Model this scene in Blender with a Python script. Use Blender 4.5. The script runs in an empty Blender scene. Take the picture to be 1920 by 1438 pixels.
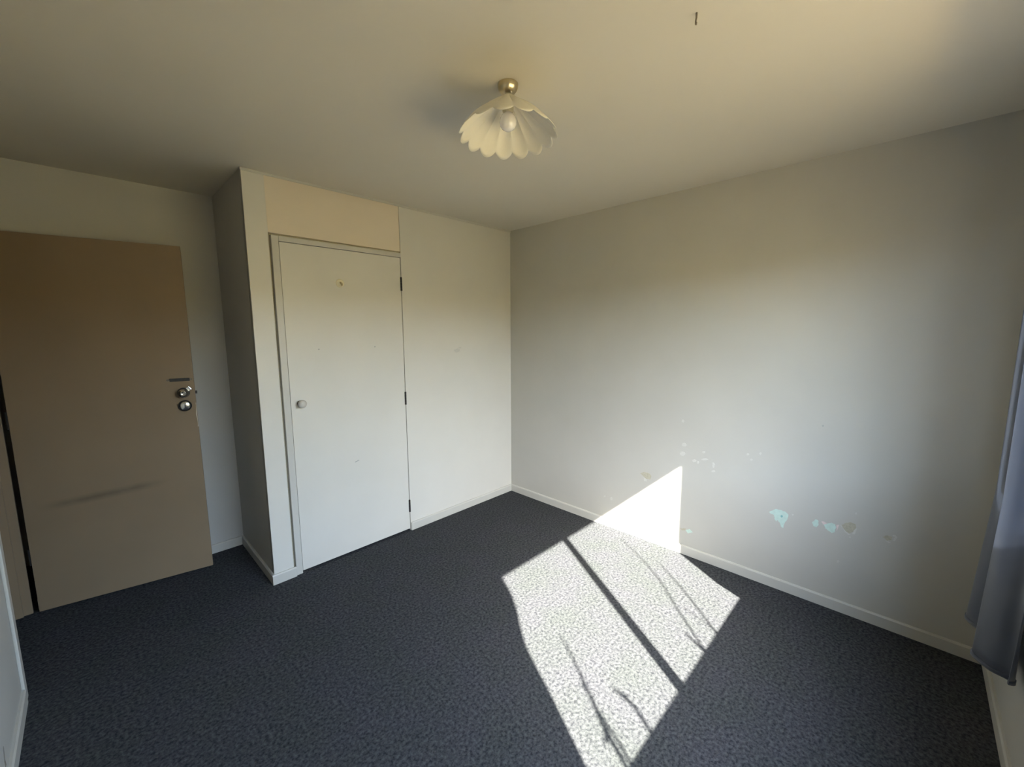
import bpy, bmesh, math, random
from mathutils import Vector, Matrix
random.seed(7)
PI = math.pi
S = bpy.context.scene
COL = S.collection

# ------------------------------------------------------------------ camera, sky, sun, exposure
cd = bpy.data.cameras.new('camera'); cam = bpy.data.objects.new('camera', cd); COL.objects.link(cam)
cd.sensor_fit = 'HORIZONTAL'; cd.sensor_width = 36.0; cd.lens = 36.0 * 774.63 / 1920.0
cd.clip_start = 0.01
r_ = Vector((0.6973205, -0.7167439, -0.0047228)); u_ = Vector((0.0955126, 0.0863899, 0.9916724)); f_ = Vector((0.7103671, 0.6919646, -0.1286995))
M = Matrix((r_, u_, -f_)).transposed().to_4x4(); M.translation = Vector((-2.7277, -2.67154, 1.52885))
cam.matrix_world = M
S.camera = cam

SUN_DIR = Vector((0.6, 1.0, -0.925))          # the way sunlight travels: in through the window
sd = bpy.data.lights.new('sun', 'SUN'); sun = bpy.data.objects.new('sun', sd); COL.objects.link(sun)
sd.energy = 7.9; sd.angle = math.radians(0.53); sd.color = (1.0, 0.94, 0.84)
sun.rotation_euler = SUN_DIR.to_track_quat('-Z', 'Y').to_euler()
sun.location = (-4, -6, 6)

w = bpy.data.worlds.new('sky'); S.world = w; w.use_nodes = True
nt = w.node_tree; nt.nodes.clear()
out = nt.nodes.new('ShaderNodeOutputWorld'); bg = nt.nodes.new('ShaderNodeBackground')
sky = nt.nodes.new('ShaderNodeTexSky'); sky.sky_type = 'NISHITA'; sky.sun_disc = False
sky.sun_elevation = math.radians(38.4); sky.sun_rotation = math.atan2(-SUN_DIR.x, -SUN_DIR.y)
sky.dust_density = 2.0; sky.air_density = 1.0
mixn = nt.nodes.new('ShaderNodeMixRGB'); mixn.inputs[0].default_value = 0.6      # thin even haze
mixn.inputs[2].default_value = (4.1, 5.15, 6.9, 1)
nt.links.new(sky.outputs[0], mixn.inputs[1]); nt.links.new(mixn.outputs[0], bg.inputs[0])
bg.inputs[1].default_value = 0.40
nt.links.new(bg.outputs[0], out.inputs[0])

# window portal: gives no light of its own, only guides sky sampling to the real opening
pd = bpy.data.lights.new('window_portal', 'AREA'); po = bpy.data.objects.new('window_portal', pd); COL.objects.link(po)
pd.shape = 'RECTANGLE'; pd.size = 2.06; pd.size_y = 1.24; pd.cycles.is_portal = True
po.location = (-1.575, -3.16, 1.46); po.rotation_euler = (PI / 2, 0, 0)

S.view_settings.view_transform = 'Standard'; S.view_settings.look = 'None'
S.view_settings.exposure = 3.45; S.view_settings.gamma = 1.0; S.view_settings.use_curve_mapping = False
S.cycles.max_bounces = 14; S.cycles.diffuse_bounces = 10; S.cycles.glossy_bounces = 4
S.cycles.transparent_max_bounces = 8; S.cycles.caustics_reflective = False; S.cycles.caustics_refractive = False
S.cycles.use_denoising = True

# ------------------------------------------------------------------ materials
def mat(name, col, rough=0.6, metal=0.0, noise=0.0, nscale=6.0, bump=0.0, bscale=120.0, spec=0.5, sheen=0.0, coat=0.0):
    m = bpy.data.materials.new(name); m.use_nodes = True
    n = m.node_tree.nodes; l = m.node_tree.links; b = n['Principled BSDF']
    b.inputs['Base Color'].default_value = (*col, 1); b.inputs['Roughness'].default_value = rough
    b.inputs['Metallic'].default_value = metal; b.inputs['Specular IOR Level'].default_value = spec
    b.inputs['Sheen Weight'].default_value = sheen; b.inputs['Coat Weight'].default_value = coat
    tc = n.new('ShaderNodeTexCoord')
    if noise:
        t = n.new('ShaderNodeTexNoise'); t.inputs['Scale'].default_value = nscale; t.inputs['Detail'].default_value = 5
        l.new(tc.outputs['Object'], t.inputs['Vector'])
        r = n.new('ShaderNodeValToRGB'); r.color_ramp.elements[0].position = 0.3; r.color_ramp.elements[1].position = 0.7
        r.color_ramp.elements[0].color = (*[c * (1 - noise) for c in col], 1); r.color_ramp.elements[1].color = (*[min(1, c * (1 + noise)) for c in col], 1)
        l.new(t.outputs['Fac'], r.inputs['Fac']); l.new(r.outputs['Color'], b.inputs['Base Color'])
    if bump:
        t2 = n.new('ShaderNodeTexNoise'); t2.inputs['Scale'].default_value = bscale; t2.inputs['Detail'].default_value = 4
        l.new(tc.outputs['Object'], t2.inputs['Vector'])
        bp = n.new('ShaderNodeBump'); bp.inputs['Strength'].default_value = bump; bp.inputs['Distance'].default_value = 0.002
        l.new(t2.outputs['Fac'], bp.inputs['Height']); l.new(bp.outputs['Normal'], b.inputs['Normal'])
    return m

MT = {}
MT['wall'] = mat('painted_plaster', (0.50, 0.485, 0.445), 0.55, noise=0.02, nscale=2.5, bump=0.12, bscale=60, spec=0.35)
MT['wall_r'] = mat('painted_plaster_grey', (0.49, 0.474, 0.428), 0.6, noise=0.025, nscale=3.0, bump=0.15, bscale=50, spec=0.3)
MT['panel'] = mat('painted_hardboard', (0.63, 0.605, 0.545), 0.42, noise=0.02, nscale=3, bump=0.05, bscale=30, spec=0.4)
MT['header'] = mat('painted_hardboard_beige', (0.71, 0.62, 0.50), 0.5, noise=0.02, nscale=3, spec=0.35)
MT['trim'] = mat('gloss_trim_paint', (0.53, 0.515, 0.465), 0.38, noise=0.02, nscale=8, spec=0.45)
MT['ceil'] = mat('ceiling_paint', (0.65, 0.61, 0.53), 0.6, noise=0.02, nscale=1.6, bump=0.1, bscale=45, spec=0.25)
MT['chrome'] = mat('worn_chrome', (0.72, 0.70, 0.66), 0.18, metal=1.0, noise=0.08, nscale=40)
MT['brass'] = mat('pale_brass', (0.72, 0.62, 0.42), 0.28, metal=1.0, noise=0.08, nscale=30)
MT['dark'] = mat('dark_metal', (0.035, 0.032, 0.03), 0.5, metal=0.4, noise=0.2, nscale=40)
MT['knob'] = mat('painted_knob', (0.50, 0.47, 0.42), 0.35, noise=0.06, nscale=60)
MT['collar'] = mat('grubby_collar', (0.16, 0.13, 0.10), 0.5, noise=0.2, nscale=60)
MT['cream'] = mat('cream_plastic', (0.80, 0.74, 0.56), 0.3, noise=0.03, nscale=50)
MT['bulb'] = mat('opal_glass', (0.80, 0.77, 0.76), 0.12, noise=0.01, nscale=20, coat=0.4)
MT['alu'] = mat('window_frame_paint', (0.62, 0.62, 0.60), 0.4, noise=0.03, nscale=10)
MT['aqua'] = mat('old_aqua_paint', (0.52, 0.66, 0.585), 0.7, noise=0.06, nscale=60)
MT['tan'] = mat('bare_tan_plaster', (0.44, 0.405, 0.31), 0.85, noise=0.10, nscale=90)
MT['white'] = mat('white_filler', (0.56, 0.545, 0.50), 0.8, noise=0.04, nscale=90)
MT['pink'] = mat('pink_primer', (0.70, 0.58, 0.55), 0.75, noise=0.05, nscale=90)
MT['hole'] = mat('dim_aqua_hole', (0.22, 0.42, 0.42), 0.9, noise=0.1, nscale=90)
MT['grey'] = mat('grey_dent', (0.36, 0.36, 0.34), 0.8, noise=0.1, nscale=90)
MT['mark'] = mat('dark_scuff', (0.22, 0.20, 0.17), 0.8, noise=0.1, nscale=90)
MT['bark'] = mat('twig_bark', (0.16, 0.11, 0.07), 0.85, noise=0.3, nscale=30, bump=0.4, bscale=80)
MT['leaf'] = mat('leaf_green', (0.10, 0.16, 0.05), 0.6, noise=0.2, nscale=20)
MT['ground'] = mat('dry_concrete_paving', (0.43, 0.30, 0.13), 0.9, noise=0.12, nscale=1.5, bump=0.4, bscale=20)
MT['dim_ground'] = mat('bounce_dimming_brown', (0.10, 0.08, 0.055), 0.95, noise=0.25, nscale=6, bump=0.6, bscale=25)
MT['blocker'] = mat('blocker_ochre', (0.68, 0.48, 0.21), 0.9, noise=0.1, nscale=3, bump=0.4, bscale=30)
MT['bare'] = mat('chipped_pale_paint', (0.72, 0.68, 0.56), 0.6, noise=0.06, nscale=60)

def carpet():
    m = bpy.data.materials.new('navy_grey_carpet'); m.use_nodes = True
    n = m.node_tree.nodes; l = m.node_tree.links; b = n['Principled BSDF']
    b.inputs['Roughness'].default_value = 0.95; b.inputs['Specular IOR Level'].default_value = 0.1
    b.inputs['Sheen Weight'].default_value = 0.0
    tc = n.new('ShaderNodeTexCoord')
    t = n.new('ShaderNodeTexNoise'); t.inputs['Scale'].default_value = 78; t.inputs['Detail'].default_value = 2.5; t.inputs['Roughness'].default_value = 0.65
    l.new(tc.outputs['Object'], t.inputs['Vector'])
    r = n.new('ShaderNodeValToRGB'); e = r.color_ramp.elements
    e[0].position = 0.33; e[0].color = (0.021, 0.0215, 0.025, 1); e[1].position = 0.68; e[1].color = (0.079, 0.079, 0.081, 1)
    l.new(t.outputs['Fac'], r.inputs['Fac'])
    t3 = n.new('ShaderNodeTexNoise'); t3.inputs['Scale'].default_value = 5; t3.inputs['Detail'].default_value = 4
    l.new(tc.outputs['Object'], t3.inputs['Vector'])
    r3 = n.new('ShaderNodeValToRGB'); r3.color_ramp.elements[0].position = 0.35; r3.color_ramp.elements[0].color = (0.92, 0.97, 0.94, 1)
    r3.color_ramp.elements[1].position = 0.65; r3.color_ramp.elements[1].color = (1.0, 1.0, 1.06, 1)
    l.new(t3.outputs['Fac'], r3.inputs['Fac'])
    mx = n.new('ShaderNodeMixRGB'); mx.blend_type = 'MULTIPLY'; mx.inputs[0].default_value = 1.0
    l.new(r.outputs[0], mx.inputs[1]); l.new(r3.outputs[0], mx.inputs[2]); l.new(mx.outputs[0], b.inputs['Base Color'])
    t2 = n.new('ShaderNodeTexNoise'); t2.inputs['Scale'].default_value = 100; t2.inputs['Detail'].default_value = 3
    l.new(tc.outputs['Object'], t2.inputs['Vector'])
    bp = n.new('ShaderNodeBump'); bp.inputs['Strength'].default_value = 0.4; bp.inputs['Distance'].default_value = 0.004
    l.new(t2.outputs['Fac'], bp.inputs['Height']); l.new(bp.outputs['Normal'], b.inputs['Normal'])
    return m
MT['carpet'] = carpet()

def door_paint():
    """brownish cream door paint with a rubbed smear about 0.6 m up"""
    m = mat('brown_cream_door_paint', (0.25, 0.18, 0.11), 0.5, noise=0.05, nscale=3, spec=0.35)
    n = m.node_tree.nodes; l = m.node_tree.links; b = n['Principled BSDF']
    src = b.inputs['Base Color'].links[0].from_socket
    tc = n.new('ShaderNodeTexCoord'); sx = n.new('ShaderNodeSeparateXYZ'); l.new(tc.outputs['Object'], sx.inputs[0])
    def mth(op, a, bb=None):
        q = n.new('ShaderNodeMath'); q.operation = op
        for i, v in enumerate((a, bb)):
            if v is None: continue
            if isinstance(v, (int, float)): q.inputs[i].default_value = v
            else: l.new(v, q.inputs[i])
        return q.outputs[0]
    nz = n.new('ShaderNodeTexNoise'); nz.inputs['Scale'].default_value = 9; nz.inputs['Detail'].default_value = 5; l.new(tc.outputs['Object'], nz.inputs['Vector'])
    dz = mth('ABSOLUTE', mth('SUBTRACT', mth('SUBTRACT', sx.outputs['Z'], 0.585), mth('MULTIPLY', sx.outputs['X'], 0.07)))
    a = mth('MAXIMUM', mth('SUBTRACT', 1.0, mth('DIVIDE', dz, 0.03)), 0.0)
    dx = mth('MAXIMUM', mth('SUBTRACT', 1.0, mth('POWER', mth('DIVIDE', mth('ABSOLUTE', mth('SUBTRACT', sx.outputs['X'], 0.32)), 0.28), 2.0)), 0.0)
    fac = mth('MULTIPLY', mth('MULTIPLY', mth('MULTIPLY', a, dx), nz.outputs['Fac']), 1.3)
    mx = n.new('ShaderNodeMixRGB'); mx.inputs[2].default_value = (0.11, 0.08, 0.05, 1)
    l.new(fac, mx.inputs[0]); l.new(src, mx.inputs[1]); l.new(mx.outputs[0], b.inputs['Base Color'])
    return m
MT['door'] = door_paint()

def cloth(name, col, trans, rough=0.5, sheen=0.3, weave=900.0, strength=0.15, tcol=None):
    m = mat(name, col, rough, noise=0.06, nscale=5, sheen=sheen)
    n = m.node_tree.nodes; l = m.node_tree.links; b = n['Principled BSDF']; o = n['Material Output']
    tc = n.new('ShaderNodeTexCoord'); wv = n.new('ShaderNodeTexNoise'); wv.inputs['Scale'].default_value = weave
    l.new(tc.outputs['Object'], wv.inputs['Vector'])
    bp = n.new('ShaderNodeBump'); bp.inputs['Strength'].default_value = strength; bp.inputs['Distance'].default_value = 0.001
    l.new(wv.outputs['Fac'], bp.inputs['Height']); l.new(bp.outputs['Normal'], b.inputs['Normal'])
    tr = n.new('ShaderNodeBsdfTranslucent'); tr.inputs['Color'].default_value = (*(tcol or col), 1)
    mx = n.new('ShaderNodeMixShader'); mx.inputs[0].default_value = trans
    l.new(b.outputs[0], mx.inputs[1]); l.new(tr.outputs[0], mx.inputs[2]); l.new(mx.outputs[0], o.inputs['Surface'])
    return m
MT['curtain'] = cloth('slate_blue_satin', (0.13, 0.145, 0.19), 0.28, rough=0.38, sheen=0.2, tcol=(0.26, 0.29, 0.36))
MT['lining'] = cloth('curtain_hem_fabric', (0.06, 0.07, 0.10), 0.05, rough=0.6)
MT['shade'] = cloth('cream_pleated_fabric', (0.88, 0.84, 0.74), 0.22, rough=0.6, sheen=0.1, weave=420, strength=0.5)

def glass():
    m = bpy.data.materials.new('clear_window_glass'); m.use_nodes = True
    n = m.node_tree.nodes; l = m.node_tree.links; n.clear()
    o = n.new('ShaderNodeOutputMaterial'); t = n.new('ShaderNodeBsdfTransparent'); t.inputs[0].default_value = (0.95, 0.97, 0.96, 1)
    g = n.new('ShaderNodeBsdfGlossy'); g.inputs['Roughness'].default_value = 0.02
    lw = n.new('ShaderNodeLayerWeight'); pw = n.new('ShaderNodeMath'); pw.operation = 'POWER'; pw.inputs[1].default_value = 5
    ma = n.new('ShaderNodeMath'); ma.operation = 'MULTIPLY_ADD'; ma.inputs[1].default_value = 0.96; ma.inputs[2].default_value = 0.04
    l.new(lw.outputs['Facing'], pw.inputs[0]); l.new(pw.outputs[0], ma.inputs[0])
    mx = n.new('ShaderNodeMixShader'); l.new(ma.outputs[0], mx.inputs[0]); l.new(t.outputs[0], mx.inputs[1]); l.new(g.outputs[0], mx.inputs[2])
    l.new(mx.outputs[0], o.inputs[0]); return m
MT['glass'] = glass()

# ------------------------------------------------------------------ builders
def box(bm, lo, hi, bev=0.0):
    r = bmesh.ops.create_cube(bm, size=1.0)
    vs = r['verts']
    for v in vs:
        v.co = Vector([lo[i] + (v.co[i] + 0.5) * (hi[i] - lo[i]) for i in range(3)])
    if bev:
        es = list({e for v in vs for e in v.link_edges})
        bmesh.ops.bevel(bm, geom=es, offset=bev, segments=2, affect='EDGES', profile=0.6)

def lathe(bm, prof, origin, axis, seg=28):
    """prof: (radius, along) pairs"""
    axis = Vector(axis).normalized(); o = Vector(origin)
    t = axis.orthogonal().normalized(); b2 = axis.cross(t)
    rings = []
    for r, h in prof:
        if r < 1e-6: rings.append([bm.verts.new(o + axis * h)])
        else: rings.append([bm.verts.new(o + axis * h + (t * math.cos(2 * PI * k / seg) + b2 * math.sin(2 * PI * k / seg)) * r) for k in range(seg)])
    for a, c in zip(rings, rings[1:]):
        for k in range(seg):
            k2 = (k + 1) % seg
            if len(a) == 1 and len(c) == 1: continue
            if len(a) == 1: bm.faces.new((a[0], c[k2], c[k]))
            elif len(c) == 1: bm.faces.new((a[k], a[k2], c[0]))
            else: bm.faces.new((a[k], a[k2], c[k2], c[k]))

def tube(bm, pts, radii, seg=8):
    pts = [Vector(p) for p in pts]; rings = []
    for i, p in enumerate(pts):
        d = (pts[min(i + 1, len(pts) - 1)] - pts[max(i - 1, 0)]).normalized()
        t = d.orthogonal().normalized() if i == 0 else (prev - d * prev.dot(d)).normalized()
        prev = t; b2 = d.cross(t)
        rings.append([bm.verts.new(p + (t * math.cos(2 * PI * k / seg) + b2 * math.sin(2 * PI * k / seg)) * radii[i]) for k in range(seg)])
    for a, c in zip(rings, rings[1:]):
        for k in range(seg): bm.faces.new((a[k], a[(k + 1) % seg], c[(k + 1) % seg], c[k]))
    bm.faces.new(rings[0][::-1]); bm.faces.new(rings[-1])

def prism(bm, pts, ext):
    """closed outline (list of Vectors) pushed out along ext"""
    a = [bm.verts.new(p) for p in pts]; c = [bm.verts.new(p + ext) for p in pts]
    bm.faces.new(a); bm.faces.new(c[::-1])
    for i in range(len(a)):
        j = (i + 1) % len(a); bm.faces.new((a[j], a[i], c[i], c[j]))

def obj(name, bm, m, parent=None, smooth=False, auto=None):
    bmesh.ops.recalc_face_normals(bm, faces=bm.faces)
    me = bpy.data.meshes.new(name); bm.to_mesh(me); bm.free(); me.materials.append(MT[m])
    if smooth:
        for p in me.polygons: p.use_smooth = True
        if auto: me.set_sharp_from_angle(angle=math.radians(auto))
    o = bpy.data.objects.new(name, me); COL.objects.link(o)
    if parent is not None: o.parent = parent
    return o

def empty(name, loc=(0, 0, 0), rz=0.0):
    o = bpy.data.objects.new(name, None); COL.objects.link(o); o.location = loc; o.rotation_euler = (0, 0, rz)
    o.empty_display_size = 0.1
    return o

def tag(o, label, cat, group=None, kind=None):
    o['label'] = label; o['category'] = cat
    if group: o['group'] = group
    if kind: o['kind'] = kind
    return o

def boxes(name, lst, m, parent=None, bev=0.0):
    bm = bmesh.new()
    for lo, hi in lst: box(bm, lo, hi, bev)
    return obj(name, bm, m, parent)

# ------------------------------------------------------------------ room shell
H = 2.4
W = 2.062        # wardrobe front, along x
DA = 0.7045      # depth of the door alcove
YB = -3.027      # window wall, room face
XL = -3.05       # left wall, room face
XH = -3.14       # left wall, hall face
ST = 'structure'

tag(boxes('floor', [((-4.3, -3.20, -0.12), (0.12, 1.6, 0.0))], 'carpet'), 'dark navy grey speckled carpet over the whole floor', 'floor', kind=ST)
tag(boxes('ceiling', [((-4.3, -3.147, H), (0.12, 1.6, H + 0.15))], 'ceil'), 'plain cream painted ceiling over the bare bedroom', 'ceiling', kind=ST)
wr = tag(boxes('wall_right', [((0.0, -3.147, 0.0), (0.12, 1.5, H))], 'wall_r'), 'bare grey painted wall with chipped paint and the sunlit triangle', 'wall', kind=ST)

# window wall with its opening
OX0, OX1, OZ0, OZ1 = -2.60, -0.545, 0.862, 2.03
bmw = bmesh.new()
for lo, hi in [((-4.3, -3.147, 0), (OX0, YB, H)), ((OX1, -3.147, 0), (0.0, YB, H)), ((OX0, -3.147, 0), (OX1, YB, OZ0)), ((OX0, -3.147, OZ1), (OX1, YB, H))]:
    box(bmw, lo, hi)
tag(obj('wall_front', bmw, 'wall'), 'painted window wall behind the slate blue curtain', 'wall', kind=ST)

# left wall: ends at the bedroom doorway
DY0, DY1, DZ = -0.105, 0.685, 2.055
bml = bmesh.new()
box(bml, (XH, YB, 0), (XL, DY0, H)); box(bml, (XH, DY1, 0), (XL - 0.03, DA, H)); box(bml, (XH, DY0, DZ), (XL, DY1, H))
wl = tag(obj('wall_left', bml, 'wall'), 'narrow slice of painted wall left of the open bedroom door', 'wall', kind=ST)

tag(boxes('wall_alcove', [((-3.022, DA, 0), (0.0, DA + 0.11, H))], 'wall'), 'shaded wall behind the open brown bedroom door', 'wall', kind=ST)
tag(boxes('wall_alcove_side', [((-W, 0.018, 0), (-W + 0.04, DA, H))], 'wall'), 'narrow dark side wall of the wardrobe facing the bedroom door', 'wall', kind=ST)

# hall outside the doorway
bmh = bmesh.new()
box(bmh, (-4.4, -1.3, 0), (-4.3, 1.5, H)); box(bmh, (-4.3, -1.3, 0), (XH, -1.2, H)); box(bmh, (-4.3, 1.4, 0), (0.0, 1.5, H))
tag(obj('wall_hall', bmh, 'wall'), 'unlit hall wall beyond the open bedroom doorway', 'wall', kind=ST)

# wardrobe front
wb = tag(boxes('wall_back', [((-1.112, 0.0, 0), (0.0, 0.03, H))], 'panel'), 'smooth white wardrobe panel right of the wardrobe door', 'wall', kind=ST)
boxes('stud_panel', [((-W, 0.0, 0), (-1.951, 0.03, H))], 'panel', wb, 0.002)
hp = boxes('header_panel', [((-1.953, 0.007, 2.083), (-1.112, 0.03, H))], 'header', wb)
hp['label'] = 'beige panel above the wardrobe door'
# white smear and pin mark on the big panel
def blob(cx, cz, a, b, seed, n=12):
    rr = random.Random(seed)
    return [Vector((cx + a * math.cos(2 * PI * k / n) * rr.uniform(.7, 1.15), 0, cz + b * math.sin(2 * PI * k / n) * rr.uniform(.7, 1.15))) for k in range(n)]
bm = bmesh.new(); prism(bm, blob(-0.622, 1.365, 0.034, 0.016, 3), Vector((0, -0.0004, 0))); prism(bm, blob(-0.595, 1.385, 0.020, 0.007, 4), Vector((0, -0.0004, 0)))
o = obj('filler_smear', bm, 'white', wb); o['label'] = 'pale smear of filler'

# wardrobe door frame (left jamb and head)
fr = empty('trim_1', (-1.917, 0, 0)); tag(fr, 'white painted frame around the wardrobe door', 'door frame', kind=ST)
def loc_boxes(name, lst, m, parent, bev=0.0):
    L = Vector(parent.location)
    return boxes(name, [(Vector(a) - L, Vector(b) - L) for a, b in lst], m, parent, bev)
loc_boxes('jamb', [((-1.939, -0.004, 0.0), (-1.901, 0.05, 2.071))], 'trim', fr, 0.003)
loc_boxes('head', [((-1.9005, -0.004, 2.041), (-1.112, 0.05, 2.071))], 'trim', fr, 0.003)
# backing that darkens the shadow gaps
loc_boxes('backing', [((-1.951, 0.022, 0.0), (-1.9392, 0.05, 2.083)), ((-1.939, 0.022, 2.0712), (-1.112, 0.05, 2.083))], 'tan', fr)

# thin cornice strip over the wardrobe front
tag(boxes('trim_2', [((-W - 0.004, -0.007, H - 0.014), (0.0, 0.0, H))], 'trim', None, 0.002), 'thin cornice strip along the top of the wardrobe front', 'trim', kind=ST)

def skirting(name, segs, label):
    """segs: ((x,y),(x,y),(nx,ny)) runs with the outward normal into the room"""
    bm = bmesh.new(); h, t = 0.062, 0.013
    for a, b, nrm in segs:
        a = Vector((*a, 0)); b = Vector((*b, 0)); nv = Vector((*nrm, 0)); z = Vector((0, 0, 1))
        prof = [(0, 0), (t, 0), (t, h - 0.007), (t - 0.005, h), (0, h)]
        p0 = [bm.verts.new(a + nv * q + z * s) for q, s in prof]; p1 = [bm.verts.new(b + nv * q + z * s) for q, s in prof]
        for i in range(5):
            j = (i + 1) % 5; bm.faces.new((p0[i], p0[j], p1[j], p1[i]))
        bm.faces.new(p0); bm.faces.new(p1[::-1])
    return tag(obj(name, bm, 'trim'), label, 'baseboard', kind=ST)
skirting('baseboard_right', [((0, YB), (0, 0), (-1, 0))], 'white baseboard running under the chipped grey wall')
skirting('baseboard_back', [((-1.110, 0), (-0.013, 0), (0, -1))], 'white baseboard under the wardrobe panel right of the wardrobe door')
skirting('baseboard_stud', [((-W - 0.013, 0), (-1.940, 0), (0, -1))], 'short white baseboard left of the wardrobe door')
skirting('baseboard_alcove_side', [((-W, 0.0), (-W, DA - 0.013), (-1, 0))], 'shaded baseboard along the side of the wardrobe')
skirting('baseboard_alcove', [((XL, DA), (-W, DA), (0, -1))], 'baseboard behind the open bedroom door')
skirting('baseboard_left', [((XL, YB), (XL, DY0 - 0.045), (1, 0))], 'baseboard at the lower left below the left wall')
skirting('baseboard_front', [((-4.0 + 0.96, YB), (-0.013, YB), (0, 1))], 'baseboard below the hem of the slate blue curtain')

# bedroom doorway lining and architrave
ln = empty('trim_3', (XL, DY1, 0)); tag(ln, 'shaded door lining at the hinges of the brown bedroom door', 'door frame', kind=ST)
loc_boxes('hinge_jamb', [((XH, DY1 - 0.018, 0), (XL - 0.018, DY1, DZ))], 'door', ln, 0.002)
loc_boxes('strike_jamb', [((XH, DY0, 0), (XL + 0.002, DY0 + 0.018, DZ))], 'trim', ln, 0.002)
loc_boxes('head', [((XH, DY0 + 0.0185, DZ - 0.018), (XL + 0.002, DY1 - 0.0185, DZ))], 'door', ln, 0.002)
loc_boxes('door_stop', [((XH + 0.004, DY1 - 0.030, 0), (XL - 0.052, DY1 - 0.0185, DZ - 0.019))], 'door', ln, 0.002)
loc_boxes('architrave', [((XL, DY0 - 0.044, 0), (XL + 0.011, DY0 + 0.004, DZ + 0.05))], 'trim', ln, 0.004)

# ------------------------------------------------------------------ bedroom door, open
rzd = math.radians(-10.13)
d1 = empty('door_1', (-3.044, 0.634, 0.0), rzd); tag(d1, 'open brown bedroom door with round chrome knob and deadlock', 'door', kind=ST)
DW = 0.772
leaf = boxes('door_leaf', [((0.0, 0.0, 0.012), (DW, 0.035, 2.028))], 'door', d1, 0.0025)
# local axes: x along the door, -y towards the room
bm = bmesh.new(); lathe(bm, [(0, 0), (0.031, 0), (0.031, 0.004), (0.024, 0.007), (0.012, 0.008)], (0.716, 0, 1.158), (0, -1, 0)); rose = obj('knob_rose', bm, 'dark', d1, True, 35)
bm = bmesh.new(); lathe(bm, [(0.009, 0.006), (0.009, 0.026), (0.018, 0.030), (0.0255, 0.038), (0.027, 0.046), (0.024, 0.054), (0.013, 0.058), (0.0105, 0.0555), (0, 0.0555)], (0.716, 0, 1.158), (0, -1, 0)); k = obj('door_knob', bm, 'chrome', d1, True, 50)
k['label'] = 'round chrome knob'
bm = bmesh.new(); box(bm, (0.730, -0.010, 1.168), (0.758, -0.0005, 1.200), 0.002)
for v in bm.verts: v.co = Matrix.Rotation(math.radians(-35), 4, 'Y') @ (v.co - Vector((0.744, 0, 1.184))) * 0.75 + Vector((0.742, 0, 1.180))
obj('knob_catch', bm, 'chrome', d1)
bm = bmesh.new(); lathe(bm, [(0, 0), (0.034, 0), (0.034, 0.007), (0.030, 0.010), (0.027, 0.0085)], (0.7165, 0, 1.078), (0, -1, 0)); lk = obj('lock_ring', bm, 'dark', d1, True, 35)
bm = bmesh.new(); lathe(bm, [(0.027, 0.006), (0.026, 0.014), (0.020, 0.017), (0, 0.018)], (0.7165, 0, 1.078), (0, -1, 0)); lc = obj('lock_cylinder', bm, 'chrome', lk, True, 35); lc['label'] = 'chrome lock face'
bm = bmesh.new(); box(bm, (0.7150, -0.0195, 1.068), (0.7182, -0.0175, 1.088)); obj('keyhole', bm, 'dark', lk)
bm = bmesh.new(); box(bm, (0.656, -0.004, 1.2285), (0.752, -0.0002, 1.2475), 0.0012); bp = obj('bolt_plate', bm, 'dark', d1); bp['label'] = 'dark slotted bolt plate'
for sx in (0.648, 0.758):
    bm = bmesh.new(); lathe(bm, [(0.0065, 0), (0.0065, 0.002), (0.004, 0.0035), (0, 0.0036)], (sx, 0, 1.2385), (0, -1, 0), 14); obj('screw', bm, 'collar', bp, True, 40)
bm = bmesh.new(); box(bm, (DW, 0.010, 1.146), (DW + 0.010, 0.024, 1.164), 0.002); obj('latch', bm, 'dark', d1)
bm = bmesh.new()
prism(bm, [Vector((DW - 0.004 + 0.004 * math.sin(z * 60) * 0.4, -0.0003, z)) for z in [0.94 + 0.01 * i for i in range(16)]] + [Vector((DW - 0.0012, -0.0003, z)) for z in [1.09 - 0.01 * i for i in range(16)]], Vector((0, -0.0005, 0)))
o = obj('paint_chip', bm, 'bare', d1); o['label'] = 'pale chipped paint along the latch edge'
for z in (0.28, 1.03, 1.75):
    bm = bmesh.new(); lathe(bm, [(0, 0), (0.006, 0), (0.006, 0.09), (0, 0.09)], (-0.004, 0.010, z), (0, 0, 1), 12)
    box(bm, (-0.003, 0.006, z), (0.0, 0.030, z + 0.09)); obj('hinge', bm, 'dark', d1, True, 35)

# ------------------------------------------------------------------ wardrobe door
d2 = empty('door_2', (-1.899, 0.0, 0.0)); tag(d2, 'closed plain white wardrobe door with a small knob and three dark hinges', 'door', kind=ST)
def L2(p): return (p[0] + 1.899, p[1], p[2])
boxes('door_leaf', [((0.0005, 0.001, 0.014), (0.783, 0.033, 2.0385))], 'panel', d2, 0.002)
bm = bmesh.new(); lathe(bm, [(0, 0), (0.018, 0), (0.017, 0.004), (0.009, 0.008), (0.009, 0.020)], L2((-1.845, 0.001, 1.088)), (0, -1, 0)); kc = obj('knob_neck', bm, 'collar', d2, True, 40)
bm = bmesh.new(); lathe(bm, [(0.009, 0.018), (0.019, 0.022), (0.025, 0.031), (0.025, 0.038), (0.019, 0.045), (0.008, 0.048), (0, 0.0485)], L2((-1.845, 0.001, 1.088)), (0, -1, 0)); k = obj('door_knob', bm, 'knob', d2, True, 60); k['label'] = 'round painted knob'
bm = bmesh.new(); lathe(bm, [(0, 0), (0.026, 0), (0.026, 0.004), (0.022, 0.008), (0.010, 0.009), (0, 0.009)], L2((-1.557, 0.001, 1.829)), (0, -1, 0)); hk = obj('coat_hook_plate', bm, 'cream', d2, True, 40); hk['label'] = 'round cream hook plate'
bm = bmesh.new(); x, y, z = L2((-1.557, 0.001, 1.829))
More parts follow.
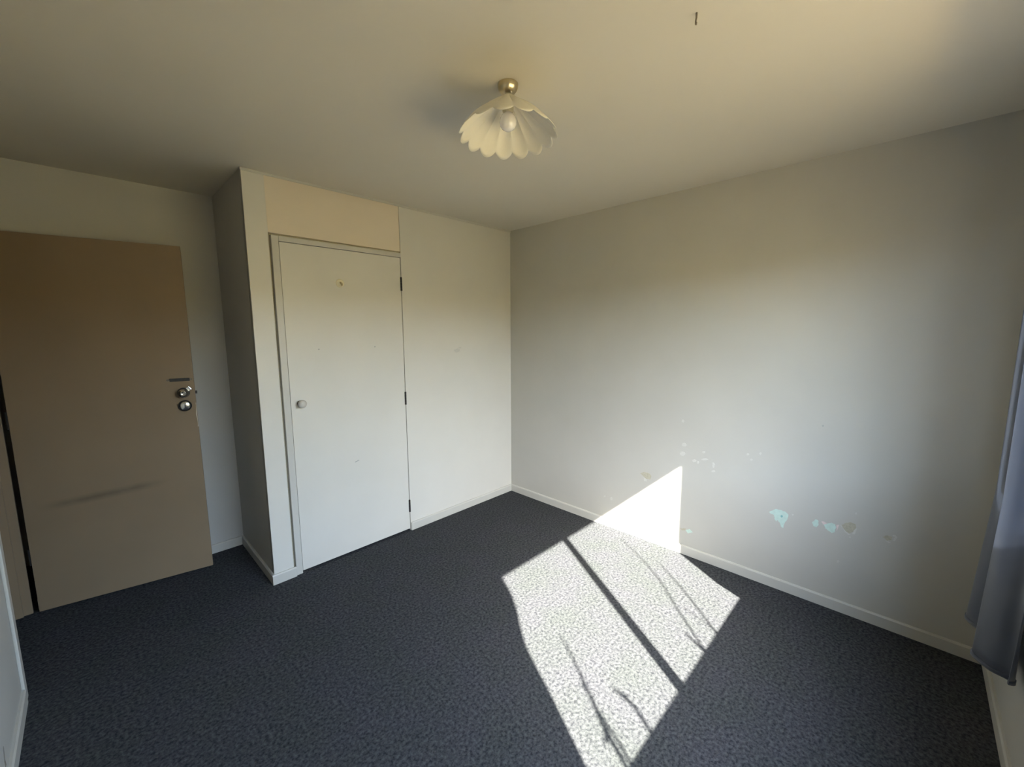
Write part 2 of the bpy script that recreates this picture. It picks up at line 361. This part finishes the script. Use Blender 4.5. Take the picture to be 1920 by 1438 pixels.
tube(bm, [(x, y - 0.008, z + 0.004), (x, y - 0.018, z + 0.001), (x, y - 0.024, z - 0.008), (x, y - 0.028, z - 0.014), (x, y - 0.034, z - 0.012), (x, y - 0.037, z - 0.004)], [0.006, 0.006, 0.0055, 0.005, 0.005, 0.0055], 10); obj('coat_hook', bm, 'brass', hk, True, 50)
for z0, z1 in ((1.810, 1.905), (0.984, 1.080), (0.150, 0.246)):
    bm = bmesh.new(); x, y, _ = L2((-1.1165, -0.004, 0)); n3 = 5; hh = (z1 - z0) / n3
    for q in range(n3): lathe(bm, [(0, 0), (0.0068, 0.0), (0.0068, hh - 0.0018), (0.0050, hh - 0.0018), (0.0050, hh), (0, hh)], (x, y, z0 + q * hh), (0, 0, 1), 12)
    obj('hinge', bm, 'dark', d2, True, 35)
for (mx_, mz_, a, b, sd_) in ((-1.714, 1.414, .005, .005, 1), (-1.338, 1.418, .005, .005, 2)):
    bm = bmesh.new(); prism(bm, [p + Vector((1.899, 0.0012, 0)) for p in blob(mx_, mz_, a, b, sd_)], Vector((0, -0.0006, 0))); obj('nail_hole', bm, 'grey', d2)
bm = bmesh.new()
for q in range(2):
    prism(bm, [p + Vector((1.899, 0.0012, 0)) for p in blob(-1.515 + q * 0.014, 0.640 + q * 0.006, .011, .0035, 7 + q)], Vector((0, -0.0006, 0)))
o = obj('scuff_mark', bm, 'grey', d2); o['label'] = 'small dark scuff'

# ------------------------------------------------------------------ chipped paint on the right wall
CHIPS = [('aqua', [(-2.1349, 0.4525), (-2.1512, 0.4654), (-2.165, 0.48), (-2.188, 0.4821), (-2.213, 0.4798), (-2.2309, 0.4678), (-2.2297, 0.4447), (-2.2192, 0.4183), (-2.2137, 0.3961), (-2.2117, 0.3775), (-2.201, 0.3815), (-2.1932, 0.4045), (-2.182, 0.4161), (-2.1741, 0.4084), (-2.1646, 0.4233), (-2.1612, 0.4428), (-2.1462, 0.4432)]), ('hole', [(-2.206, 0.4486), (-2.2047, 0.4427), (-2.2015, 0.4401), (-2.1974, 0.4386), (-2.1948, 0.4427), (-2.1939, 0.447), (-2.1968, 0.4518), (-2.2003, 0.455), (-2.2034, 0.4519)]), ('aqua', [(-2.3433, 0.4551), (-2.355, 0.4761), (-2.364, 0.4815), (-2.3724, 0.4697), (-2.3736, 0.4531), (-2.3637, 0.4351), (-2.3501, 0.4402)]), ('aqua', [(-2.3972, 0.4612), (-2.411, 0.4731), (-2.4282, 0.4846), (-2.4448, 0.4798), (-2.4498, 0.4602), (-2.446, 0.4398), (-2.4345, 0.4261), (-2.4175, 0.4345), (-2.4041, 0.4419)]), ('pink', [(-2.3849, 0.4763), (-2.3959, 0.4786), (-2.4092, 0.4725), (-2.3972, 0.4612), (-2.3907, 0.4638)]), ('pink', [(-2.4496, 0.4776), (-2.4623, 0.4834), (-2.4521, 0.4443)]), ('tan', [(-2.471, 0.484), (-2.4904, 0.5046), (-2.5068, 0.5148), (-2.5278, 0.508), (-2.531, 0.4883), (-2.5211, 0.464), (-2.5051, 0.449), (-2.4905, 0.4579), (-2.4791, 0.4703)]), ('white', [(-2.4657, 0.4845), (-2.4834, 0.4601), (-2.5023, 0.4409), (-2.5107, 0.444), (-2.5058, 0.4492), (-2.4905, 0.4579), (-2.4791, 0.4703), (-2.471, 0.484)]), ('white', [(-2.5185, 0.4538), (-2.5271, 0.4522), (-2.5349, 0.4827), (-2.5313, 0.4889), (-2.5211, 0.4631)]), ('tan', [(-2.635, 0.4775), (-2.6526, 0.4928), (-2.6714, 0.4907), (-2.6699, 0.4724), (-2.6551, 0.4625)]), ('white', [(-2.6488, 0.4637), (-2.6591, 0.4528), (-2.6679, 0.4584), (-2.6596, 0.4646)]), ('white', [(-2.6713, 0.4995), (-2.6826, 0.5036), (-2.6893, 0.4972), (-2.6822, 0.4726), (-2.6745, 0.4719), (-2.6807, 0.4897)]), ('white', [(-2.4771, 0.2793), (-2.4764, 0.2752), (-2.4742, 0.2722), (-2.4707, 0.2714), (-2.4682, 0.2734), (-2.4675, 0.2778), (-2.4698, 0.283), (-2.4731, 0.2847), (-2.4756, 0.2829)]), ('white', [(-2.2564, 0.4735), (-2.2551, 0.4698), (-2.2531, 0.468), (-2.25, 0.4662), (-2.2482, 0.4692), (-2.2474, 0.4723), (-2.2497, 0.4761), (-2.2525, 0.4766), (-2.2555, 0.4769)]), ('white', [(-2.5278, 0.5678), (-2.5282, 0.5643), (-2.5258, 0.5631), (-2.5231, 0.5622), (-2.5216, 0.5643), (-2.5218, 0.5674), (-2.5225, 0.5702), (-2.525, 0.5721), (-2.5274, 0.5709)]), ('white', [(-2.5133, 0.4309), (-2.5129, 0.4285), (-2.5109, 0.4262), (-2.5091, 0.4256), (-2.5077, 0.4276), (-2.5073, 0.4302), (-2.5081, 0.4329), (-2.5103, 0.4333), (-2.5123, 0.4333)]), ('tan', [(-1.314, 0.4895), (-1.3415, 0.5044), (-1.3802, 0.5058), (-1.4026, 0.4899), (-1.3929, 0.4606), (-1.3655, 0.4589), (-1.3429, 0.4695)]), ('white', [(-1.3431, 0.4641), (-1.3657, 0.4536), (-1.3663, 0.4402), (-1.3468, 0.4405)]), ('white', [(-1.6122, 0.9216), (-1.6108, 0.9152), (-1.6074, 0.91), (-1.6012, 0.9127), (-1.5963, 0.9155), (-1.5976, 0.9226), (-1.6, 0.9291), (-1.6065, 0.9296), (-1.6114, 0.9276)]), ('white', [(-1.7057, 0.6694), (-1.7016, 0.6629), (-1.6939, 0.6601), (-1.6837, 0.6567), (-1.6798, 0.6612), (-1.6788, 0.666), (-1.6843, 0.6723), (-1.6929, 0.6752), (-1.7015, 0.6725)]), ('white', [(-1.7211, 0.663), (-1.7189, 0.6572), (-1.7163, 0.6522), (-1.7115, 0.6545), (-1.7086, 0.6569), (-1.7092, 0.6631), (-1.7107, 0.668), (-1.7152, 0.6699), (-1.7194, 0.6675)]), ('white', [(-1.7785, 0.6952), (-1.7709, 0.6902), (-1.7601, 0.6859), (-1.7486, 0.6834), (-1.7353, 0.6837), (-1.7382, 0.688), (-1.7479, 0.6937), (-1.7592, 0.6972), (-1.7709, 0.6969)]), ('white', [(-1.8181, 0.6658), (-1.8157, 0.6534), (-1.8131, 0.6467), (-1.8085, 0.6499), (-1.8056, 0.6573), (-1.8056, 0.6702), (-1.8076, 0.682), (-1.8115, 0.6794), (-1.8149, 0.6753)]), ('white', [(-1.7563, 0.7386), (-1.7545, 0.734), (-1.749, 0.73), (-1.7433, 0.7297), (-1.7386, 0.733), (-1.7384, 0.737), (-1.7429, 0.7408), (-1.7482, 0.7422), (-1.7531, 0.7423)]), ('white', [(-2.0082, 0.7774), (-2.0074, 0.7735), (-2.0035, 0.7701), (-1.999, 0.7694), (-1.9945, 0.7719), (-1.9958, 0.7768), (-1.9983, 0.7816), (-2.0028, 0.7822), (-2.0074, 0.7813)]), ('white', [(-2.0734, 0.7956), (-2.0722, 0.7905), (-2.0696, 0.7864), (-2.0663, 0.7867), (-2.0636, 0.7913), (-2.0628, 0.7957), (-2.0648, 0.7992), (-2.0685, 0.8024), (-2.0722, 0.7999)]), ('white', [(-2.0303, 0.7485), (-2.0282, 0.7445), (-2.0245, 0.7421), (-2.0204, 0.7414), (-2.0173, 0.7439), (-2.0172, 0.7474), (-2.0191, 0.751), (-2.0239, 0.7526), (-2.0276, 0.7514)]), ('white', [(-1.824, 0.6266), (-1.8207, 0.6226), (-1.8153, 0.6193), (-1.8088, 0.6185), (-1.802, 0.6191), (-1.8016, 0.623), (-1.8069, 0.627), (-1.8149, 0.6303), (-1.8205, 0.6289)]), ('white', [(-1.6311, 0.7027), (-1.6266, 0.6924), (-1.6156, 0.6842), (-1.6024, 0.6848), (-1.5951, 0.6899), (-1.5941, 0.6992), (-1.6006, 0.7082), (-1.6142, 0.7115), (-1.6243, 0.7099)]), ('white', [(-1.6364, 0.7633), (-1.6314, 0.7539), (-1.624, 0.7507), (-1.6123, 0.7479), (-1.6065, 0.7537), (-1.6056, 0.7617), (-1.6103, 0.7705), (-1.6228, 0.7739), (-1.631, 0.7697)]), ('tan', [(-1.6177, 0.1731), (-1.6627, 0.1827), (-1.6544, 0.1678), (-1.6297, 0.1616)]), ('aqua', [(-1.6575, 0.1725), (-1.6847, 0.188), (-1.7075, 0.1746), (-1.6753, 0.1536)]), ('white', [(-1.0926, 0.2295), (-1.0923, 0.2199), (-1.0861, 0.2154), (-1.0802, 0.2131), (-1.0761, 0.2207), (-1.0753, 0.2287), (-1.0781, 0.2358), (-1.0853, 0.2409), (-1.0908, 0.2369)]), ('white', [(-1.0318, 0.2323), (-1.0318, 0.2284), (-1.0264, 0.2252), (-1.02, 0.2249), (-1.0167, 0.226), (-1.0171, 0.2296), (-1.0203, 0.2328), (-1.0259, 0.2359), (-1.0306, 0.2349)]), ('grey', [(-2.356, 1.0097), (-2.3557, 1.0065), (-2.3531, 1.0032), (-2.3502, 1.0033), (-2.3478, 1.0067), (-2.3481, 1.0103), (-2.3493, 1.0129), (-2.3524, 1.0137), (-2.3549, 1.0135)])]
CL = {'aqua': 'aqua patch of older paint', 'tan': 'bare tan plaster patch', 'white': 'white filler chip', 'pink': 'pink primer edge', 'hole': 'screw hole in aqua patch', 'grey': 'grey dent'}
TH = {'aqua': 0.0006, 'tan': 0.0006, 'white': 0.0016, 'pink': 0.0012, 'hole': 0.0012, 'grey': 0.0006}
RG = random.Random(11)
def ragged(pts):
    res = []
    for i, (y, z) in enumerate(pts):
        y2, z2 = pts[(i + 1) % len(pts)]; L = math.hypot(y2 - y, z2 - z)
        res.append((y, z))
        for q in (1, 2):
            j = min(0.0022, L * 0.16)
            res.append((y + (y2 - y) * q / 3 + RG.uniform(-j, j), z + (z2 - z) * q / 3 + RG.uniform(-j, j)))
    return res
for kind, pts in CHIPS:
    bm = bmesh.new(); prism(bm, [Vector((0.0, y, z)) for y, z in ragged(pts)], Vector((-TH[kind], 0, 0)))
    o = obj('paint_chip', bm, kind, wr); o['label'] = CL[kind]

# scratch low on the left wall
bm = bmesh.new()
prism(bm, [Vector((XL, y, z)) for y, z in ((-0.612, 0.085), (-0.616, 0.11), (-0.60, 0.15), (-0.592, 0.15), (-0.603, 0.11), (-0.598, 0.085))], Vector((0.0008, 0, 0)))
o = obj('scratch', bm, 'mark', wl); o['label'] = 'small dark scratch'

# ------------------------------------------------------------------ window
win = empty('window_1', (-1.70, -3.087, 0.919)); tag(win, 'two pane sunlit window outside the frame behind the camera', 'window', kind=ST)
Y0, Y1 = -3.107, -3.067
XR = 0.016 + 0.6 * (Y1 + 1.614); ZS = 0.925 * (-2.073 - Y1); ZH = 0.925 * (-0.95 - Y0); XM = -1.69; XF = -2.545; XR = -0.60
loc_boxes('frame_jamb', [((XR, Y0, ZS - 0.05), (XR + 0.05, Y1, ZH + 0.035))], 'alu', win)
loc_boxes('frame_jamb', [((XF - 0.05, Y0, ZS - 0.05), (XF, Y1, ZH + 0.035))], 'alu', win)
loc_boxes('frame_head', [((XF, Y0, ZH), (XR, Y1, ZH + 0.035))], 'alu', win)
loc_boxes('frame_sill', [((XF, Y0, ZS - 0.05), (XR, Y1, ZS))], 'alu', win)
loc_boxes('mullion', [((XM - 0.018, Y0, ZS), (XM + 0.018, Y1, ZH))], 'alu', win)
for a, b in ((XF, XM - 0.018), (XM + 0.018, XR)):
    loc_boxes('glass_pane', [((a, -3.089, ZS), (b, -3.085, ZH))], 'glass', win)

# ------------------------------------------------------------------ curtains
def smooth(pts, n):
    """Catmull-Rom through 2-D points, n samples per span"""
    out_ = []
    P = [pts[0]] + list(pts) + [pts[-1]]
    for i in range(1, len(P) - 2):
        for q in range(n):
            t = q / n; p0, p1, p2, p3 = P[i - 1], P[i], P[i + 1], P[i + 2]
            out_.append(tuple(0.5 * (2 * p1[d] + (p2[d] - p0[d]) * t + (2 * p0[d] - 5 * p1[d] + 4 * p2[d] - p3[d]) * t * t + (3 * p1[d] - p0[d] - 3 * p2[d] + p3[d]) * t ** 3) for d in range(2)))
    out_.append(tuple(pts[-1])); return out_

def curtain(name, top, hem, z_top, z_hem, blend, label, hem_off=None):
    n = 7; A = smooth(top, n); B = smooth(hem, n); bm = bmesh.new(); rows = []; NZ = 40
    for j in range(NZ + 1):
        z = z_top + (z_hem - z_top) * j / NZ; f = blend(z)
        rows.append([bm.verts.new((a[0] + (b[0] - a[0]) * f, a[1] + (b[1] - a[1]) * f, z)) for a, b in zip(A, B)])
    for r0, r1 in zip(rows, rows[1:]):
        for i in range(len(r0) - 1): bm.faces.new((r0[i], r0[i + 1], r1[i + 1], r1[i]))
    o = obj(name, bm, 'curtain', None, True)
    sm = o.modifiers.new('thickness', 'SOLIDIFY'); sm.thickness = 0.003; sm.offset = 0
    tag(o, label, 'curtain', 'bedroom curtains')
    # hem band
    bm = bmesh.new(); rows = []
    for z, dd in ((z_hem + 0.014, 0.0), (z_hem - 0.002, 0.0)):
        rows.append([bm.verts.new((b[0], b[1], z)) for b in B])
    for i in range(len(B) - 1): bm.faces.new((rows[0][i], rows[0][i + 1], rows[1][i + 1], rows[1][i]))
    h = obj('hem', bm, 'lining', o, True); sm = h.modifiers.new('thickness', 'SOLIDIFY'); sm.thickness = 0.008; sm.offset = 0
    h['label'] = 'dark stitched hem'
    return o

def bl_r(z):
    t = max(0.0, min(1.0, (0.97 - z) / (0.97 - 0.35))); return t
top = [(-0.50, -2.985), (-0.475, -2.955), (-0.50, -2.925), (-0.555, -2.94), (-0.575, -2.99), (-0.62, -2.985), (-0.640, -2.94), (-0.655, -2.925), (-0.68, -2.94), (-0.70, -2.965), (-0.725, -2.99), (-0.75, -2.99), (-0.79, -2.982), (-0.812, -2.982), (-0.830, -2.988)]
hem = [(-0.36, -2.99), (-0.300, -2.965), (-0.300, -2.92), (-0.35, -2.926), (-0.44, -2.985), (-0.54, -2.975), (-0.560, -2.935), (-0.578, -2.916), (-0.61, -2.928), (-0.645, -2.955), (-0.657, -2.985), (-0.665, -3.0), (-0.675, -3.005), (-0.685, -3.0), (-0.69, -2.99)]
curtain('curtain', top, hem, 2.14, 0.35, bl_r, 'slate blue satin curtain hanging in folds at the right edge')

# left curtain: its edge nips the sun patch in a shallow wave
EDGE = [(1.9, -2.262), (1.815, -2.252), (1.70, -2.240), (1.60, -2.246), (1.50, -2.268), (1.40, -2.280), (1.30, -2.270), (1.215, -2.258), (1.10, -2.246), (1.0, -2.238), (0.907, -2.228), (0.35, -2.22)]
def edge_x(z):
    if z >= EDGE[0][0]: return EDGE[0][1]
    for (z0, x0), (z1, x1) in zip(EDGE, EDGE[1:]):
        if z <= z0 and z >= z1: return x0 + (x1 - x0) * (z0 - z) / (z0 - z1)
    return EDGE[-1][1]
bm = bmesh.new(); rows = []
for j in range(61):
    z = 2.14 + (0.35 - 2.14) * j / 60; ex = edge_x(z); r0 = []
    for i in range(57):
        s = i / 56; x = ex - s * 0.46; y = -2.965 + 0.022 * math.sin(s * 26 + 1.2) * min(1, s * 6)
        if s < 0.02: y = -2.95
        r0.append(bm.verts.new((x, y, z)))
    rows.append(r0)
for a, b in zip(rows, rows[1:]):
    for i in range(56): bm.faces.new((a[i], a[i + 1], b[i + 1], b[i]))
lc_ = obj('curtain', bm, 'curtain', None, True); sm = lc_.modifiers.new('thickness', 'SOLIDIFY'); sm.thickness = 0.003; sm.offset = 0
tag(lc_, 'slate blue curtain outside the frame whose wavy edge trims the sun patch', 'curtain', 'bedroom curtains')

rod = empty('curtain_rod', (-1.65, -2.965, 2.165)); tag(rod, 'white curtain rod above the window outside the frame', 'curtain rod')
bm = bmesh.new(); lathe(bm, [(0, -1.22), (0.011, -1.22), (0.011, 1.22), (0, 1.22)], (0, 0, 0), (1, 0, 0), 14); obj('rail', bm, 'alu', rod, True, 40)
for sx in (-1.15, 0.0, 1.15):
    bm = bmesh.new(); box(bm, (sx - 0.012, -0.0620, -0.02), (sx + 0.012, -0.004, 0.02), 0.003); obj('bracket', bm, 'alu', rod)

# ------------------------------------------------------------------ ceiling light
LX, LY = -1.586, -1.546
cl = empty('ceiling_light', (LX, LY, H)); tag(cl, 'brass ceiling light with a fluted cream shade and a bare bulb', 'lamp')
bm = bmesh.new(); lathe(bm, [(0, 0), (0.036, 0), (0.037, -0.006), (0.034, -0.018), (0.026, -0.028), (0.014, -0.033), (0, -0.034)], (0, 0, 0), (0, 0, 1)); obj('ceiling_rose', bm, 'brass', cl, True, 50)
bm = bmesh.new(); lathe(bm, [(0, -0.03), (0.012, -0.03), (0.012, -0.050), (0.020, -0.054), (0.020, -0.090), (0.015, -0.096), (0, -0.096)], (0, 0, 0), (0, 0, 1), 20); obj('lamp_holder', bm, 'tan', cl, True, 40)
bm = bmesh.new(); lathe(bm, [(0.012, -0.090), (0.014, -0.096), (0.023, -0.104), (0.029, -0.114), (0.031, -0.126), (0.029, -0.138), (0.023, -0.148), (0.013, -0.1545), (0, -0.1565)], (0, 0, 0), (0, 0, 1)); b_ = obj('bulb', bm, 'bulb', cl, True); b_['label'] = 'white opal bulb'
NF, PER, NT = 15, 12, 20
bm = bmesh.new(); rows = []
for j in range(NT + 1):
    t = j / NT; r0 = []
    for i in range(NF * PER):
        th = 2 * PI * i / (NF * PER) - 2.25; ph = (i % PER) / PER; lobe = math.sin(PI * ph) ** 0.8
        base = 0.022 + 0.150 * (0.82 * t + 0.18 * t ** 2.2); amp = 0.020 * t * (1.15 - 0.35 * t)
        rad = base + amp * (lobe - 0.6)
        z = -0.042 - 0.118 * (0.86 * t + 0.14 * t ** 5) - 0.020 * t ** 5 * lobe
        r0.append(bm.verts.new((rad * math.cos(th), rad * math.sin(th), z)))
    rows.append(r0)
N_ = NF * PER
for a, b in zip(rows, rows[1:]):
    for i in range(N_): bm.faces.new((a[i], a[(i + 1) % N_], b[(i + 1) % N_], b[i]))
sh = obj('lamp_shade', bm, 'shade', cl, True, 42); sm = sh.modifiers.new('thickness', 'SOLIDIFY'); sm.thickness = 0.0016; sm.offset = 0
sh.matrix_local = Matrix.Translation((0, 0, -0.1)) @ Matrix.Rotation(math.radians(2.5), 4, Vector((-0.702, 0.712, 0))) @ Matrix.Translation((0, 0, 0.1))
sh['label'] = 'fluted cream shade with scalloped rim'

# small hook in the ceiling
hk = empty('ceiling_hook', (-1.456, -2.156, H)); tag(hk, 'tiny dark hook screwed into the ceiling near the top edge', 'hook')
bm = bmesh.new(); tube(bm, [(0, 0, 0.0), (0, 0, -0.012), (0.004, 0.003, -0.017), (0.004, 0.003, -0.025), (0, 0, -0.029), (-0.003, -0.002, -0.026)], [0.0028, 0.0026, 0.0024, 0.0024, 0.0024, 0.002], 8); obj('hook', bm, 'collar', hk, True, 50)

# ------------------------------------------------------------------ outside
tag(boxes('ground', [((-30, -40, -0.60), (30, -3.147, -0.45))], 'ground'), 'dry sunlit paving outside the window', 'ground', kind=ST)
tag(boxes('dark_ground_strip', [((-30, -5.2, -0.46), (30, -3.147, -0.44))], 'dim_ground'), 'added dark ground strip under the window that cuts bounce to the ceiling', 'ground strip', kind=ST)  # added dark strip, dims ground bounce onto the ceiling near the window
bm = bmesh.new(); box(bm, (-22, -9.2, -0.45), (18, -9.0, 2.35)); box(bm, (-22, -9.25, 2.35), (18, -8.95, 2.43), 0.01)  # added out-of-view wall: blocks low sky, bounces warm light to upper walls
tag(obj('sky_blocker_wall', bm, 'blocker'), 'unseen ochre wall added outside to block low sky', 'wall', kind=ST)
sb = empty('shrub', (-1.95, -3.50, -0.45)); tag(sb, 'thin bare stemmed shrub outside the window whose shadows cross the sun patch', 'shrub')
TW = [
 [(-1.66, 0.85, .006), (-1.637, 1.309, .0055), (-1.611, 1.375, .005), (-1.577, 1.475, .005), (-1.496, 1.655, .0045), (-1.464, 1.813, .004), (-1.455, 2.067, .003)],
 [(-1.56, 1.12, .005), (-1.474, 1.315, .005), (-1.439, 1.418, .005), (-1.402, 1.543, .0045), (-1.366, 1.744, .003)],
 [(-1.46, 1.27, .003), (-1.482, 1.351, .003), (-1.517, 1.486, .0025)],
 [(-1.645, 1.18, .007), (-1.646, 1.314, .008), (-1.657, 1.408, .005)],
 [(-2.31, 0.85, .008), (-2.385, 1.30, .008), (-2.395, 1.428, .009), (-2.382, 1.543, .0075), (-2.372, 1.69, .0055), (-2.376, 1.819, .003)],
 [(-2.20, 1.0, .007), (-2.203, 1.299, .0075), (-2.205, 1.387, .008), (-2.253, 1.488, .005)],
 [(-2.35, 1.0, .006), (-2.361, 1.298, .006), (-2.363, 1.362, .006), (-2.389, 1.516, .004)],
]
for tw in TW:
    base = [((tw[0][0] - 1.95) * 0.5, -0.45 + 0.02, tw[0][2] * 1.5)]
    pts = [((tw[0][0] - 1.95) * 0.5 + 0.0, 0, 0)]
    x0, z0, r0 = tw[0]
    P = [(-1.95 + (x0 + 1.95) * 0.35, -3.50, -0.46), (-1.95 + (x0 + 1.95) * 0.65, -3.49, z0 * 0.4)] + [(x, -3.477, z) for x, z, r in tw]
    Rr = [r0 * 1.6, r0 * 1.35] + [r for x, z, r in tw]
    bm = bmesh.new(); tube(bm, [Vector(p) - Vector(sb.location) for p in P], Rr, 7); obj('stem', bm, 'bark', sb, True, 60)
for (x, z, a, b, ry) in ((-2.402, 1.405, .030, .012, .5), (-2.225, 1.44, .024, .010, 2.2), (-2.392, 1.58, .016, .007, 1.2)):
    bm = bmesh.new(); n = 10
    c, s_ = math.cos(ry), math.sin(ry)
    pts = [Vector((x + c * a * math.cos(2 * PI * k / n) - s_ * b * math.sin(2 * PI * k / n), -3.477, z + s_ * a * math.cos(2 * PI * k / n) + c * b * math.sin(2 * PI * k / n))) - Vector(sb.location) for k in range(n)]
    prism(bm, pts, Vector((0, 0.0008, 0))); obj('leaf', bm, 'leaf', sb)
